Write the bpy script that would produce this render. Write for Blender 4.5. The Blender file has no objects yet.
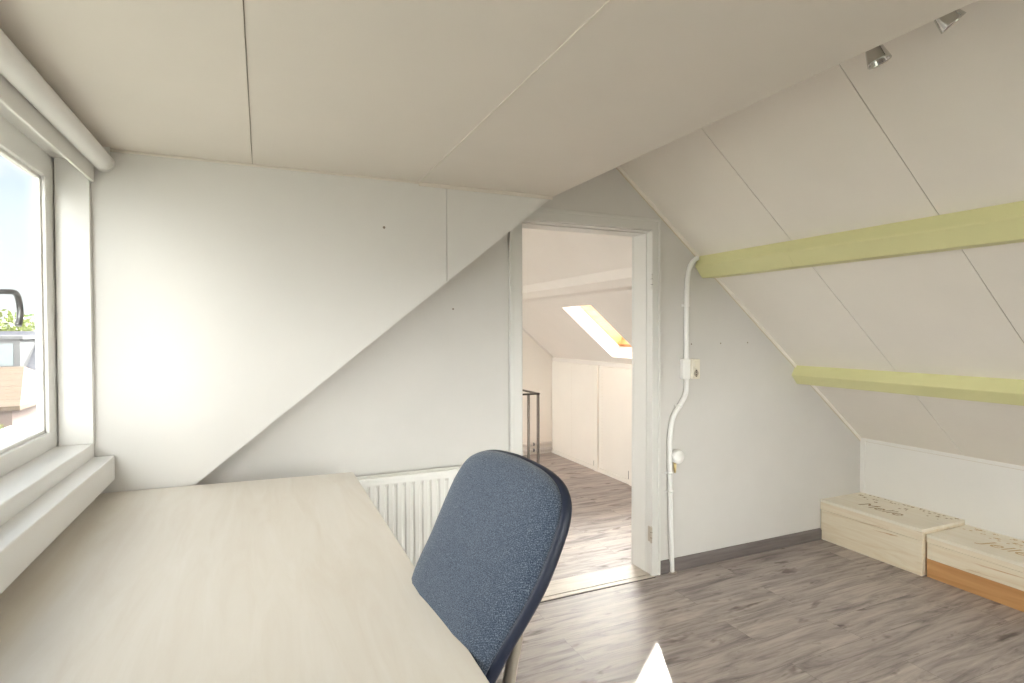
import bpy, bmesh, math, random
from mathutils import Vector, Matrix, Euler

S = bpy.context.scene
COL = S.collection
R = math.radians

# ------------------------------------------------------------------ camera
H = 1.45
cam_d = bpy.data.cameras.new('camera')
cam = bpy.data.objects.new('camera', cam_d)
COL.objects.link(cam)
S.camera = cam
cam_d.sensor_fit = 'HORIZONTAL'
cam_d.sensor_width = 36.0
cam_d.lens = 36.0 * 565.24 / 1024.0
cam_d.clip_start = 0.02
cam_d.clip_end = 400
_y, _p, _r = R(23.864), R(-1.0761), R(-0.1415)
_f = Vector((math.sin(_y) * math.cos(_p), math.cos(_y) * math.cos(_p), math.sin(_p)))
_x = Vector((math.cos(_y), -math.sin(_y), 0))
_u = _x.cross(_f)
_rx = math.cos(_r) * _x + math.sin(_r) * _u
_ru = -math.sin(_r) * _x + math.cos(_r) * _u
cam.matrix_world = Matrix(((_rx.x, _ru.x, -_f.x, 0.0), (_rx.y, _ru.y, -_f.y, 0.0),
                           (_rx.z, _ru.z, -_f.z, H), (0, 0, 0, 1)))

# ------------------------------------------------------------------ exposure
S.view_settings.view_transform = 'Standard'
S.view_settings.look = 'None'
S.view_settings.gamma = 1.0
S.view_settings.use_curve_mapping = False
S.view_settings.exposure = 1.15
S.cycles.max_bounces = 14
S.cycles.diffuse_bounces = 9
S.cycles.transparent_max_bounces = 12

# ------------------------------------------------------------------ sun and sky
SUN_H = Vector((0.47, 0.883, 0)).normalized()     # horizontal direction towards the sun
SUN_TAN = 0.565
sun_d = bpy.data.lights.new('sun', 'SUN')
sun_d.energy = 16.0
sun_d.angle = R(0.6)
sun_d.color = (1.0, 0.93, 0.83)
sun = bpy.data.objects.new('sun', sun_d)
COL.objects.link(sun)
SUN_DIR = (SUN_H + Vector((0, 0, SUN_TAN))).normalized()
sun.rotation_euler = SUN_DIR.to_track_quat('Z', 'Y').to_euler()
sun.location = (6, 12, 9)

def make_world():
    w = bpy.data.worlds.new('sky')
    S.world = w
    w.use_nodes = True
    nt = w.node_tree
    N, L = nt.nodes, nt.links
    N.clear()
    out = N.new('ShaderNodeOutputWorld')
    bg = N.new('ShaderNodeBackground')
    L.new(bg.outputs[0], out.inputs[0])
    tc = N.new('ShaderNodeTexCoord')
    sep = N.new('ShaderNodeSeparateXYZ')
    L.new(tc.outputs['Generated'], sep.inputs[0])
    grad = N.new('ShaderNodeValToRGB')
    e = grad.color_ramp.elements
    e[0].position = 0.0
    e[0].color = (0.96, 0.98, 1.0, 1)
    e[1].position = 0.75
    e[1].color = (0.20, 0.36, 0.66, 1)
    m = e.new(0.07); m.color = (0.90, 0.94, 1.0, 1)
    m = e.new(0.15); m.color = (0.84, 0.92, 1.0, 1)
    m = e.new(0.30); m.color = (0.56, 0.73, 0.94, 1)
    L.new(sep.outputs[2], grad.inputs[0])
    no = N.new('ShaderNodeTexNoise')
    no.inputs['Scale'].default_value = 5.5
    no.inputs['Detail'].default_value = 6
    no.inputs['Roughness'].default_value = 0.55
    mp = N.new('ShaderNodeMapping')
    mp.inputs['Scale'].default_value = (1, 1, 2.2)
    mp.inputs['Location'].default_value = (0.3, 0.1, 0.35)
    L.new(tc.outputs['Generated'], mp.inputs[0])
    L.new(mp.outputs[0], no.inputs['Vector'])
    cr = N.new('ShaderNodeValToRGB')
    cr.color_ramp.elements[0].position = 0.50
    cr.color_ramp.elements[1].position = 0.66
    L.new(no.outputs[0], cr.inputs[0])
    mix = N.new('ShaderNodeMixRGB')
    mix.inputs[2].default_value = (0.97, 0.98, 1.0, 1)
    L.new(cr.outputs[0], mix.inputs[0])
    L.new(grad.outputs[0], mix.inputs[1])
    # bright sky patches added out of view as fill, and glare round the sun
    def lobe(d, lo, hi, amp):
        dp = N.new('ShaderNodeVectorMath'); dp.operation = 'DOT_PRODUCT'
        dp.inputs[1].default_value = Vector(d).normalized()
        L.new(tc.outputs['Generated'], dp.inputs[0])
        mr = N.new('ShaderNodeMapRange'); mr.interpolation_type = 'SMOOTHSTEP'
        mr.inputs['From Min'].default_value = lo
        mr.inputs['From Max'].default_value = hi
        mr.inputs['To Max'].default_value = amp
        L.new(dp.outputs['Value'], mr.inputs['Value'])
        return mr
    a = lobe((-1, -0.12, 0.18), 0.62, 0.95, SKY_WEST)
    b = lobe(SUN_DIR, 0.80, 1.0, SKY_SUN)
    c = lobe((0.2, -1, 0.28), 0.70, 0.96, SKY_SOUTH)
    ab = N.new('ShaderNodeMath'); ab.operation = 'ADD'
    L.new(a.outputs[0], ab.inputs[0]); L.new(c.outputs[0], ab.inputs[1])
    a = ab
    # the added fill patches and the glare are warm white, the open sky stays blue
    wf = N.new('ShaderNodeMath'); wf.operation = 'ADD'; wf.use_clamp = True
    L.new(a.outputs[0], wf.inputs[0]); L.new(b.outputs[0], wf.inputs[1])
    warm = N.new('ShaderNodeMixRGB')
    L.new(wf.outputs[0], warm.inputs[0])
    L.new(mix.outputs[0], warm.inputs[1])
    warm.inputs[2].default_value = (1.0, 0.975, 0.94, 1)
    L.new(warm.outputs[0], bg.inputs[0])
    s1 = N.new('ShaderNodeMath'); s1.operation = 'ADD'
    L.new(a.outputs[0], s1.inputs[0]); L.new(b.outputs[0], s1.inputs[1])
    s2 = N.new('ShaderNodeMath'); s2.operation = 'ADD'
    L.new(s1.outputs[0], s2.inputs[0]); s2.inputs[1].default_value = SKY_BASE
    L.new(s2.outputs[0], bg.inputs[1])

SKY_BASE, SKY_WEST, SKY_SUN, SKY_SOUTH = 0.56, 3.2, 66.0, 9.0
make_world()

# ------------------------------------------------------------------ materials
MATS = {}

def mat(name, color, rough=0.6, metal=0.0, spec=0.5):
    m = bpy.data.materials.new(name)
    m.use_nodes = True
    b = m.node_tree.nodes['Principled BSDF']
    b.inputs['Base Color'].default_value = (*color, 1)
    b.inputs['Roughness'].default_value = rough
    b.inputs['Metallic'].default_value = metal
    b.inputs['Specular IOR Level'].default_value = spec
    MATS[name] = m
    return m, m.node_tree.nodes, m.node_tree.links, b

def coords(N, L, scale=(1, 1, 1), loc=(0, 0, 0), rot=(0, 0, 0)):
    tc = N.new('ShaderNodeTexCoord')
    mp = N.new('ShaderNodeMapping')
    mp.inputs['Scale'].default_value = scale
    mp.inputs['Location'].default_value = loc
    mp.inputs['Rotation'].default_value = rot
    L.new(tc.outputs['Object'], mp.inputs[0])
    return mp

def noise(N, L, mp, scale, detail=4, rough=0.5, dist=0.0):
    n = N.new('ShaderNodeTexNoise')
    n.inputs['Scale'].default_value = scale
    n.inputs['Detail'].default_value = detail
    n.inputs['Roughness'].default_value = rough
    n.inputs['Distortion'].default_value = dist
    L.new(mp.outputs[0], n.inputs['Vector'])
    return n

def ramp(N, L, src, stops):
    r = N.new('ShaderNodeValToRGB')
    e = r.color_ramp.elements
    e[0].position, e[0].color = stops[0][0], (*stops[0][1], 1)
    e[1].position, e[1].color = stops[-1][0], (*stops[-1][1], 1)
    for p, c in stops[1:-1]:
        x = e.new(p); x.color = (*c, 1)
    L.new(src, r.inputs[0])
    return r

def bump(N, L, b, src, strength, dist=0.002):
    bp = N.new('ShaderNodeBump')
    bp.inputs['Strength'].default_value = strength
    bp.inputs['Distance'].default_value = dist
    L.new(src, bp.inputs['Height'])
    L.new(bp.outputs[0], b.inputs['Normal'])

def mixrgb(N, L, fac, a, b, mode='MIX'):
    m = N.new('ShaderNodeMixRGB')
    m.blend_type = mode
    if isinstance(fac, (int, float)):
        m.inputs[0].default_value = fac
    else:
        L.new(fac, m.inputs[0])
    for i, s in ((1, a), (2, b)):
        if isinstance(s, tuple):
            m.inputs[i].default_value = (*s, 1)
        else:
            L.new(s, m.inputs[i])
    return m

def paint(name, color, rough=0.55, bumpy=0.12, blotch=0.04):
    m, N, L, b = mat(name, color, rough)
    mp = coords(N, L)
    n = noise(N, L, mp, 2.3, 5, 0.6)
    dark = tuple(c * (1 - blotch) for c in color)
    r = ramp(N, L, n.outputs[0], [(0.35, dark), (0.65, color)])
    L.new(r.outputs[0], b.inputs['Base Color'])
    n2 = noise(N, L, mp, 120, 3, 0.6)
    bump(N, L, b, n2.outputs[0], bumpy, 0.0015)
    return m

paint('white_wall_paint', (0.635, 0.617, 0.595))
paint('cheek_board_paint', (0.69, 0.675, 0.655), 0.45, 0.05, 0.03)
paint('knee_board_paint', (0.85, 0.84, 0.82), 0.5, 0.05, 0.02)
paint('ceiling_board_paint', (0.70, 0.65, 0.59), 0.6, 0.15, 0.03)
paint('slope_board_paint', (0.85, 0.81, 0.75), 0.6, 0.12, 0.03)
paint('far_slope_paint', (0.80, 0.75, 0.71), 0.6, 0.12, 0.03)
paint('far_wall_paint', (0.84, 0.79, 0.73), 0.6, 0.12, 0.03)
paint('gloss_white_paint', (0.74, 0.725, 0.695), 0.28, 0.03, 0.02)
paint('frame_white_paint', (0.79, 0.78, 0.765), 0.3, 0.03, 0.02)
paint('door_frame_paint', (0.66, 0.65, 0.625), 0.32, 0.03, 0.02)
paint('radiator_enamel', (0.82, 0.81, 0.78), 0.3, 0.0, 0.01)
paint('white_plastic', (0.84, 0.835, 0.82), 0.35, 0.0, 0.01)
paint('cream_plastic', (0.78, 0.73, 0.62), 0.35, 0.0, 0.02)
paint('green_beam_paint', (0.70, 0.685, 0.365), 0.5, 0.15, 0.05)
mat('seam_shadow_gap', (0.30, 0.26, 0.21), 0.9)
mat('seam_paint', (0.36, 0.32, 0.265), 0.7)
mat('bead_trim', (0.62, 0.54, 0.42), 0.6)
mat('matte_white_tube', (0.80, 0.79, 0.77), 0.8, 0.0, 0.1)
mat('dark_hole', (0.05, 0.045, 0.04), 0.8)
mat('hole_mark', (0.22, 0.18, 0.14), 0.8)
mat('brass', (0.75, 0.60, 0.30), 0.35, 0.9)
mat('chrome', (0.62, 0.62, 0.60), 0.16, 1.0)
mat('dark_steel', (0.10, 0.09, 0.085), 0.25, 0.9)
mat('grey_steel', (0.24, 0.24, 0.25), 0.35, 0.8)
mat('black_plastic', (0.012, 0.014, 0.02), 0.45)
mat('navy_shell', (0.010, 0.016, 0.038), 0.5)
mat('beige_metal', (0.48, 0.43, 0.36), 0.3, 0.7)
mat('rubber', (0.02, 0.02, 0.02), 0.7)

def wood_floor():
    m, N, L, b = mat('grey_oak_laminate', (0.4, 0.35, 0.32), 0.36)
    mp = coords(N, L)
    br = N.new('ShaderNodeTexBrick')
    br.offset = 0.37
    br.inputs['Scale'].default_value = 1.0
    br.inputs['Brick Width'].default_value = 1.285
    br.inputs['Row Height'].default_value = 0.193
    br.inputs['Mortar Size'].default_value = 0.0007
    br.inputs['Mortar Smooth'].default_value = 0.4
    br.inputs['Color1'].default_value = (0.0, 0.0, 0.0, 1)
    br.inputs['Color2'].default_value = (1, 1, 1, 1)
    br.inputs['Mortar'].default_value = (0.5, 0.5, 0.5, 1)
    L.new(mp.outputs[0], br.inputs['Vector'])
    # per-plank shift of the grain so planks differ
    sc = N.new('ShaderNodeVectorMath'); sc.operation = 'MULTIPLY_ADD'
    L.new(br.outputs['Color'], sc.inputs[0])
    sc.inputs[1].default_value = (7.0, 3.0, 0)
    L.new(mp.outputs[0], sc.inputs[2])
    g = N.new('ShaderNodeMapping')
    g.inputs['Scale'].default_value = (1.5, 13.0, 1)
    L.new(sc.outputs[0], g.inputs[0])
    n1 = noise(N, L, g, 1.5, 9, 0.66, 0.9)
    base = ramp(N, L, n1.outputs[0], [(0.29, (0.145, 0.124, 0.122)), (0.41, (0.29, 0.252, 0.240)),
                                      (0.54, (0.42, 0.368, 0.348)), (0.72, (0.53, 0.47, 0.442))])
    g2 = N.new('ShaderNodeMapping')
    g2.inputs['Scale'].default_value = (2.2, 34.0, 1)
    L.new(sc.outputs[0], g2.inputs[0])
    n2 = noise(N, L, g2, 2.0, 5, 0.7)
    fine = ramp(N, L, n2.outputs[0], [(0.30, (0.70, 0.68, 0.68)), (0.46, (0.97, 0.965, 0.96)), (0.70, (1.08, 1.08, 1.07))])
    c1 = mixrgb(N, L, 0.8, base.outputs[0], fine.outputs[0], 'MULTIPLY')
    # knots
    g3 = N.new('ShaderNodeMapping')
    g3.inputs['Scale'].default_value = (2.0, 5.5, 1)
    L.new(sc.outputs[0], g3.inputs[0])
    n3 = noise(N, L, g3, 2.2, 3, 0.55, 0.4)
    kn = ramp(N, L, n3.outputs[0], [(0.61, (1, 1, 1)), (0.70, (0.45, 0.41, 0.40))])
    c2 = mixrgb(N, L, 1.0, c1.outputs[0], kn.outputs[0], 'MULTIPLY')
    tone = ramp(N, L, br.outputs['Color'], [(0.0, (0.88, 0.87, 0.87)), (1.0, (1.08, 1.07, 1.05))])
    c3 = mixrgb(N, L, 1.0, c2.outputs[0], tone.outputs[0], 'MULTIPLY')
    c4 = mixrgb(N, L, br.outputs['Fac'], c3.outputs[0], (0.10, 0.085, 0.08))
    L.new(c4.outputs[0], b.inputs['Base Color'])
    rr = N.new('ShaderNodeMapRange')
    rr.inputs['To Min'].default_value = 0.40
    rr.inputs['To Max'].default_value = 0.56
    L.new(n1.outputs[0], rr.inputs['Value'])
    L.new(rr.outputs[0], b.inputs['Roughness'])
    bump(N, L, b, n2.outputs[0], 0.12, 0.001)
wood_floor()

def wood_simple(name, cols, axis_scale, scale=2.0, rough=0.5, dist=0.5, knots=None):
    m, N, L, b = mat(name, cols[1], rough)
    mp = coords(N, L, axis_scale)
    n1 = noise(N, L, mp, scale, 7, 0.62, dist)
    r = ramp(N, L, n1.outputs[0], [(0.30, cols[0]), (0.5, cols[1]), (0.70, cols[2])])
    src = r.outputs[0]
    if knots:
        mp2 = coords(N, L, tuple(a * k for a, k in zip(axis_scale, (0.5, 0.5, 0.5))), loc=(3.1, 1.7, 0.4))
        n2 = noise(N, L, mp2, scale * 1.4, 5, 0.6, 1.2)
        k = ramp(N, L, n2.outputs[0], [(0.63, (1, 1, 1)), (0.70, knots)])
        src = mixrgb(N, L, 1.0, src, k.outputs[0], 'MULTIPLY').outputs[0]
    L.new(src, b.inputs['Base Color'])
    bump(N, L, b, n1.outputs[0], 0.08, 0.001)

wood_simple('grey_wood_skirting', ((0.125, 0.105, 0.10), (0.16, 0.138, 0.132), (0.20, 0.176, 0.168)), (2, 30, 30), 1.5)
wood_simple('pale_oak_threshold', ((0.42, 0.37, 0.32), (0.52, 0.46, 0.40), (0.60, 0.53, 0.46)), (2, 24, 24), 1.5, 0.4)
wood_simple('maple_desk_laminate', ((0.665, 0.605, 0.53), (0.70, 0.65, 0.58), (0.73, 0.685, 0.625)), (9, 1.1, 9), 1.7, 0.34, 1.0)
wood_simple('maple_edge', ((0.50, 0.40, 0.29), (0.56, 0.46, 0.34), (0.6, 0.5, 0.38)), (9, 1.1, 9), 1.7, 0.4, 1.0)
wood_simple('pale_pine', ((0.74, 0.61, 0.43), (0.83, 0.735, 0.575), (0.87, 0.79, 0.64)), (14, 1.3, 14), 1.6, 0.5, 0.9, (0.70, 0.50, 0.32))
wood_simple('pale_pine_lid', ((0.82, 0.75, 0.62), (0.86, 0.80, 0.68), (0.89, 0.84, 0.74)), (12, 1.2, 12), 1.6, 0.5, 0.6)
wood_simple('orange_pine', ((0.50, 0.25, 0.095), (0.58, 0.31, 0.125), (0.66, 0.38, 0.17)), (14, 1.3, 14), 1.6, 0.5, 0.6)
wood_simple('skylight_pine', ((0.40, 0.17, 0.06), (0.48, 0.22, 0.08), (0.55, 0.28, 0.11)), (3, 3, 12), 2.0, 0.4)
mat('burnt_engraving', (0.42, 0.31, 0.19), 0.8)
mat('faint_engraving', (0.60, 0.44, 0.25), 0.8)

def fabric():
    m, N, L, b = mat('blue_grey_weave', (0.1, 0.15, 0.24), 0.9, 0, 0.2)
    mp = coords(N, L)
    n1 = noise(N, L, mp, 440, 4, 0.75)
    r1 = ramp(N, L, n1.outputs[0], [(0.34, (0.009, 0.015, 0.034)), (0.50, (0.046, 0.065, 0.102)), (0.66, (0.185, 0.22, 0.27))])
    w = N.new('ShaderNodeTexWave')
    w.inputs['Scale'].default_value = 95
    w.inputs['Distortion'].default_value = 1.2
    w.bands_direction = 'DIAGONAL'
    L.new(mp.outputs[0], w.inputs['Vector'])
    r2 = ramp(N, L, w.outputs[0], [(0.2, (0.72, 0.74, 0.78)), (0.8, (1.1, 1.1, 1.08))])
    c = mixrgb(N, L, 0.7, r1.outputs[0], r2.outputs[0], 'MULTIPLY')
    L.new(c.outputs[0], b.inputs['Base Color'])
    bump(N, L, b, n1.outputs[0], 0.5, 0.002)
    b.inputs['Sheen Weight'].default_value = 0.25
    b.inputs['Sheen Roughness'].default_value = 0.5
fabric()

def glass():
    m = bpy.data.materials.new('window_glass')
    m.use_nodes = True
    N, L = m.node_tree.nodes, m.node_tree.links
    N.clear()
    out = N.new('ShaderNodeOutputMaterial')
    tr = N.new('ShaderNodeBsdfTransparent')
    tr.inputs[0].default_value = (0.96, 0.98, 0.97, 1)
    gl = N.new('ShaderNodeBsdfGlossy')
    gl.inputs['Roughness'].default_value = 0.02
    lw = N.new('ShaderNodeLayerWeight')
    lw.inputs[0].default_value = 0.5
    pw = N.new('ShaderNodeMath'); pw.operation = 'POWER'
    L.new(lw.outputs['Facing'], pw.inputs[0])
    pw.inputs[1].default_value = 5.0
    fr = N.new('ShaderNodeMath'); fr.operation = 'MULTIPLY_ADD'
    L.new(pw.outputs[0], fr.inputs[0])
    fr.inputs[1].default_value = 0.35
    fr.inputs[2].default_value = 0.015
    mx = N.new('ShaderNodeMixShader')
    L.new(fr.outputs[0], mx.inputs[0]); L.new(tr.outputs[0], mx.inputs[1]); L.new(gl.outputs[0], mx.inputs[2])
    L.new(mx.outputs[0], out.inputs[0])
    MATS['window_glass'] = m
glass()

def tiles(name, c1, c2, mortar, w, h):
    m, N, L, b = mat(name, c1, 0.95, 0, 0.03)
    mp = coords(N, L)
    br = N.new('ShaderNodeTexBrick')
    br.inputs['Scale'].default_value = 1
    br.inputs['Brick Width'].default_value = w
    br.inputs['Row Height'].default_value = h
    br.inputs['Mortar Size'].default_value = h * 0.09
    br.inputs['Color1'].default_value = (*c1, 1)
    br.inputs['Color2'].default_value = (*c2, 1)
    br.inputs['Mortar'].default_value = (*mortar, 1)
    sw = N.new('ShaderNodeSeparateXYZ'); cb = N.new('ShaderNodeCombineXYZ')
    L.new(mp.outputs[0], sw.inputs[0])
    ad = N.new('ShaderNodeMath'); ad.operation = 'ADD'
    L.new(sw.outputs[0], ad.inputs[0]); L.new(sw.outputs[1], ad.inputs[1])
    L.new(ad.outputs[0], cb.inputs[0]); L.new(sw.outputs[2], cb.inputs[1])
    L.new(cb.outputs[0], br.inputs['Vector'])
    L.new(br.outputs['Color'], b.inputs['Base Color'])
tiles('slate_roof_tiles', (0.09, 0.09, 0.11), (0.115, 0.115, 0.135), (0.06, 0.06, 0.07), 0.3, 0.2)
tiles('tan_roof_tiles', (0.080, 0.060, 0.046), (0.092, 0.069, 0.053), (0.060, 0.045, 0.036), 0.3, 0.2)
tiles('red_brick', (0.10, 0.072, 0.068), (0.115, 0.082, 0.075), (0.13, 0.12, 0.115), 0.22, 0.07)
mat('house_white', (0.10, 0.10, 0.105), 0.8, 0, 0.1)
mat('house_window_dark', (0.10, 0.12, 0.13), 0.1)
mat('bark', (0.14, 0.10, 0.07), 0.9)
paint('leaf_green', (0.10, 0.17, 0.05), 0.7, 0.0, 0.4)
paint('leaf_lime', (0.15, 0.18, 0.035), 0.7, 0.0, 0.3)
paint('garden_ground', (0.10, 0.10, 0.085), 0.9, 0.0, 0.3)
paint('grey_timber', (0.10, 0.09, 0.08), 0.8, 0.0, 0.2)

# ------------------------------------------------------------------ mesh helpers
def new_bm():
    return bmesh.new()

def box(bm, x0, x1, y0, y1, z0, z1, mi=0, bev=0.0, M=None, seg=2):
    vs = [bm.verts.new((x, y, z)) for z in (z0, z1) for y in (y0, y1) for x in (x0, x1)]
    fs = [bm.faces.new([vs[i] for i in q]) for q in
          ((0, 2, 3, 1), (4, 5, 7, 6), (0, 1, 5, 4), (2, 6, 7, 3), (0, 4, 6, 2), (1, 3, 7, 5))]
    for f in fs:
        f.material_index = mi
    allv = set(vs)
    if bev > 0:
        es = list({e for f in fs for e in f.edges})
        r = bmesh.ops.bevel(bm, geom=es, offset=bev, segments=seg, affect='EDGES', profile=0.5)
        for f in r['faces']:
            f.material_index = mi
        allv |= set(r['verts'])
    if M is not None:
        bmesh.ops.transform(bm, matrix=M, verts=[v for v in allv if v.is_valid])
    return bm

def prism(bm, pts, axis, a0, a1, mi=0):
    """extrude the polygon pts along an axis: 'y' -> pts are (x,z); 'x' -> (y,z); 'z' -> (x,y)"""
    def P(p, a):
        return {'y': (p[0], a, p[1]), 'x': (a, p[0], p[1]), 'z': (p[0], p[1], a)}[axis]
    A = [bm.verts.new(P(p, a0)) for p in pts]
    B = [bm.verts.new(P(p, a1)) for p in pts]
    fs = [bm.faces.new(A), bm.faces.new(list(reversed(B)))]
    n = len(pts)
    for i in range(n):
        fs.append(bm.faces.new((A[i], B[i], B[(i + 1) % n], A[(i + 1) % n])))
    for f in fs:
        f.material_index = mi
    return fs

def tube(bm, pts, rad, seg=12, mi=0, caps=True, radii=None):
    pts = [Vector(p) for p in pts]
    rings = []
    prev = None
    for i, p in enumerate(pts):
        t = (pts[min(i + 1, len(pts) - 1)] - pts[max(i - 1, 0)]).normalized()
        if prev is None:
            a = Vector((0, 0, 1)) if abs(t.z) < 0.9 else Vector((1, 0, 0))
            n = t.cross(a).normalized()
        else:
            n = (prev - t * prev.dot(t)).normalized()
        prev = n
        b = t.cross(n)
        rr = radii[i] if radii else rad
        rings.append([bm.verts.new(p + rr * (math.cos(2 * math.pi * k / seg) * n + math.sin(2 * math.pi * k / seg) * b)) for k in range(seg)])
    for r0, r1 in zip(rings, rings[1:]):
        for k in range(seg):
            f = bm.faces.new((r0[k], r0[(k + 1) % seg], r1[(k + 1) % seg], r1[k]))
            f.smooth = True
            f.material_index = mi
    if caps:
        for r in (rings[0], rings[-1]):
            f = bm.faces.new(r)
            f.material_index = mi
    return bm

def smooth_path(pts, n=6):
    """Catmull-Rom through the points"""
    P = [Vector(p) for p in pts]
    P = [2 * P[0] - P[1]] + P + [2 * P[-1] - P[-2]]
    out = []
    for i in range(1, len(P) - 2):
        for k in range(n):
            t = k / n
            a, b, c, d = P[i - 1], P[i], P[i + 1], P[i + 2]
            out.append(0.5 * ((2 * b) + (c - a) * t + (2 * a - 5 * b + 4 * c - d) * t * t + (3 * b - a - 3 * c + d) * t ** 3))
    out.append(P[-2])
    return out

def disc(bm, c, n, rad, seg=14, mi=0, thick=0.001):
    n = Vector(n).normalized()
    tube(bm, [Vector(c), Vector(c) + n * thick], rad, seg, mi)

def lathe(bm, prof, M, seg=20, mi=0):
    """profile of (radius, height) turned about local z then placed by M"""
    rings = []
    for r, z in prof:
        rings.append([bm.verts.new(M @ Vector((r * math.cos(2 * math.pi * k / seg), r * math.sin(2 * math.pi * k / seg), z))) for k in range(seg)])
    for a, b in zip(rings, rings[1:]):
        for k in range(seg):
            f = bm.faces.new((a[k], a[(k + 1) % seg], b[(k + 1) % seg], b[k]))
            f.smooth = True; f.material_index = mi
    for r in (rings[0], rings[-1]):
        try:
            f = bm.faces.new(r); f.material_index = mi
        except ValueError:
            pass

def obj(name, bm, mats, parent=None, fix=True):
    if fix:
        bmesh.ops.recalc_face_normals(bm, faces=bm.faces[:])
    me = bpy.data.meshes.new(name)
    bm.to_mesh(me)
    bm.free()
    for m in ([mats] if isinstance(mats, str) else mats):
        me.materials.append(MATS[m])
    o = bpy.data.objects.new(name, me)
    COL.objects.link(o)
    o.cycles.shadow_terminator_geometry_offset = 0.0
    if parent is not None:
        o.parent = parent
        o.matrix_parent_inverse = Matrix.Translation(parent.location).inverted() if parent.type == 'EMPTY' and not parent.get('local') else Matrix()
    return o

def tag(o, label, cat, group=None):
    o['label'] = label
    o['category'] = cat
    if group:
        o['group'] = group
    return o

def thing(name, label, cat, loc=(0, 0, 0), group=None, local=False, rotz=0.0):
    o = bpy.data.objects.new(name, None)
    COL.objects.link(o)
    o.location = loc
    o.rotation_euler = (0, 0, rotz)
    o.empty_display_size = 0.1
    if local:
        o['local'] = True
    return tag(o, label, cat, group)

def struct(name, bm, mats, parent=None):
    o = obj(name, bm, mats, parent)
    if parent is None:
        o['kind'] = 'structure'
    return o

# ------------------------------------------------------------------ key dimensions
D, D2 = 2.705, 2.875           # end wall (with the door), its two faces
YC = 2.585                     # face of the dormer cheek
KX = 3.957                     # knee wall
Y0 = -1.02                     # back end of the room
LS = 0.802                     # pitch of the left slope
def zl(x): return 2.144 + LS * (x - 1.382)
RS = 0.82
def zr(x): return 2.374 - RS * (x - 1.871)
RX = (2.374 + RS * 1.871 - 2.144 + LS * 1.382) / (LS + RS)
RZ = zl(RX)
FY = 5.95                      # landing's far wall
FX = 3.165                     # landing's knee wall
FS = 0.85
def zf(x): return 1.138 - FS * (x - FX)

# ------------------------------------------------------------------ setting: floor and walls
bm = new_bm()
box(bm, -0.75, 4.1, Y0 - 0.1, FY + 0.1, -0.12, 0.0)
struct('floor', bm, 'grey_oak_laminate')

# end wall with doorway
HOLES = [(2.391, 1.367), (2.624, 1.369), (2.850, 1.371), (3.082, 1.366), (0.875, 1.560)]
DX0, DX1, DH = 1.243, 2.100, 2.042
bm = new_bm()
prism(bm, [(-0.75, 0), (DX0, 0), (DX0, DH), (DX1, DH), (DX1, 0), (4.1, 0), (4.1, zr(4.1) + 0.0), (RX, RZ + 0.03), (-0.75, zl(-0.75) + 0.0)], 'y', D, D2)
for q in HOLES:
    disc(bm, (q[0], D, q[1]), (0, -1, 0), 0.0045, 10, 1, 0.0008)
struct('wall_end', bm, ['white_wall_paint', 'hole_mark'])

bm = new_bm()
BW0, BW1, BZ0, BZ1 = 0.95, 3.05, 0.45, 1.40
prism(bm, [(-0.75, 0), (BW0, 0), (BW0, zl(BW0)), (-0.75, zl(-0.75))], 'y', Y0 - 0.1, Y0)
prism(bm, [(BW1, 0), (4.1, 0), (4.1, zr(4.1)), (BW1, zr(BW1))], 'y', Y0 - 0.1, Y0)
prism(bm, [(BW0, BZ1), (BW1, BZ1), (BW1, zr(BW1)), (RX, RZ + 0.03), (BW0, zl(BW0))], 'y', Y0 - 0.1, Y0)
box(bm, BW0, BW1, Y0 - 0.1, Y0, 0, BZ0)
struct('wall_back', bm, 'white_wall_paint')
# unseen gable window, added behind the camera as fill light
bm = new_bm()
for x0, x1, z0, z1 in ((BW0, BW0 + 0.06, BZ0, BZ1), (BW1 - 0.06, BW1, BZ0, BZ1), (BW0 + 0.06, BW1 - 0.06, BZ0, BZ0 + 0.06), (BW0 + 0.06, BW1 - 0.06, BZ1 - 0.06, BZ1), (1.97, 2.03, BZ0 + 0.06, BZ1 - 0.06)):
    box(bm, x0, x1, Y0 - 0.08, Y0 - 0.02, z0, z1, 0, 0.003)
gw = struct('fill_window_back', bm, 'frame_white_paint')
for x0, x1 in ((BW0 + 0.05, 1.98), (2.02, BW1 - 0.05)):
    bm = new_bm()
    box(bm, x0, x1, Y0 - 0.052, Y0 - 0.048, BZ0 + 0.05, BZ1 - 0.05)
    obj('pane', bm, 'window_glass', gw)

# knee wall right
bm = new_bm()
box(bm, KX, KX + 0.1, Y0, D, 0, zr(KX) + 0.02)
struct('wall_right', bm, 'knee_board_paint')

# wall under the dormer window
bm = new_bm()
box(bm, -0.75, -0.583, Y0, YC, 0, 0.975)
box(bm, -0.75, -0.583, YC, D, 0, 0.56)
struct('wall_left', bm, 'frame_white_paint')

# dormer cheeks: the lower edge is the roof slope itself
def cheek(name, y0, y1, front):
    bm = new_bm()
    xs = 0.807
    c = [(-0.75, zl(-0.75)), (xs - 0.0012, zl(xs - 0.0012)), (xs - 0.0012, 2.2), (-0.75, 2.2)]
    d = [(xs + 0.0012, zl(xs + 0.0012)), (1.382 + 0.07, 2.2), (xs + 0.0012, 2.2)]
    prism(bm, c, 'y', y0, y1)
    prism(bm, d, 'y', y0, y1)
    if front:
        disc(bm, (0.511, y0, 1.920), (0, -1, 0), 0.006, 10, 1, 0.0008)
    return struct(name, bm, ['cheek_board_paint', 'hole_mark'])
cheek('wall_dormer', YC, D, True)
cheek('wall_dormer_rear', Y0, Y0 + 0.12, False)

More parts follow.
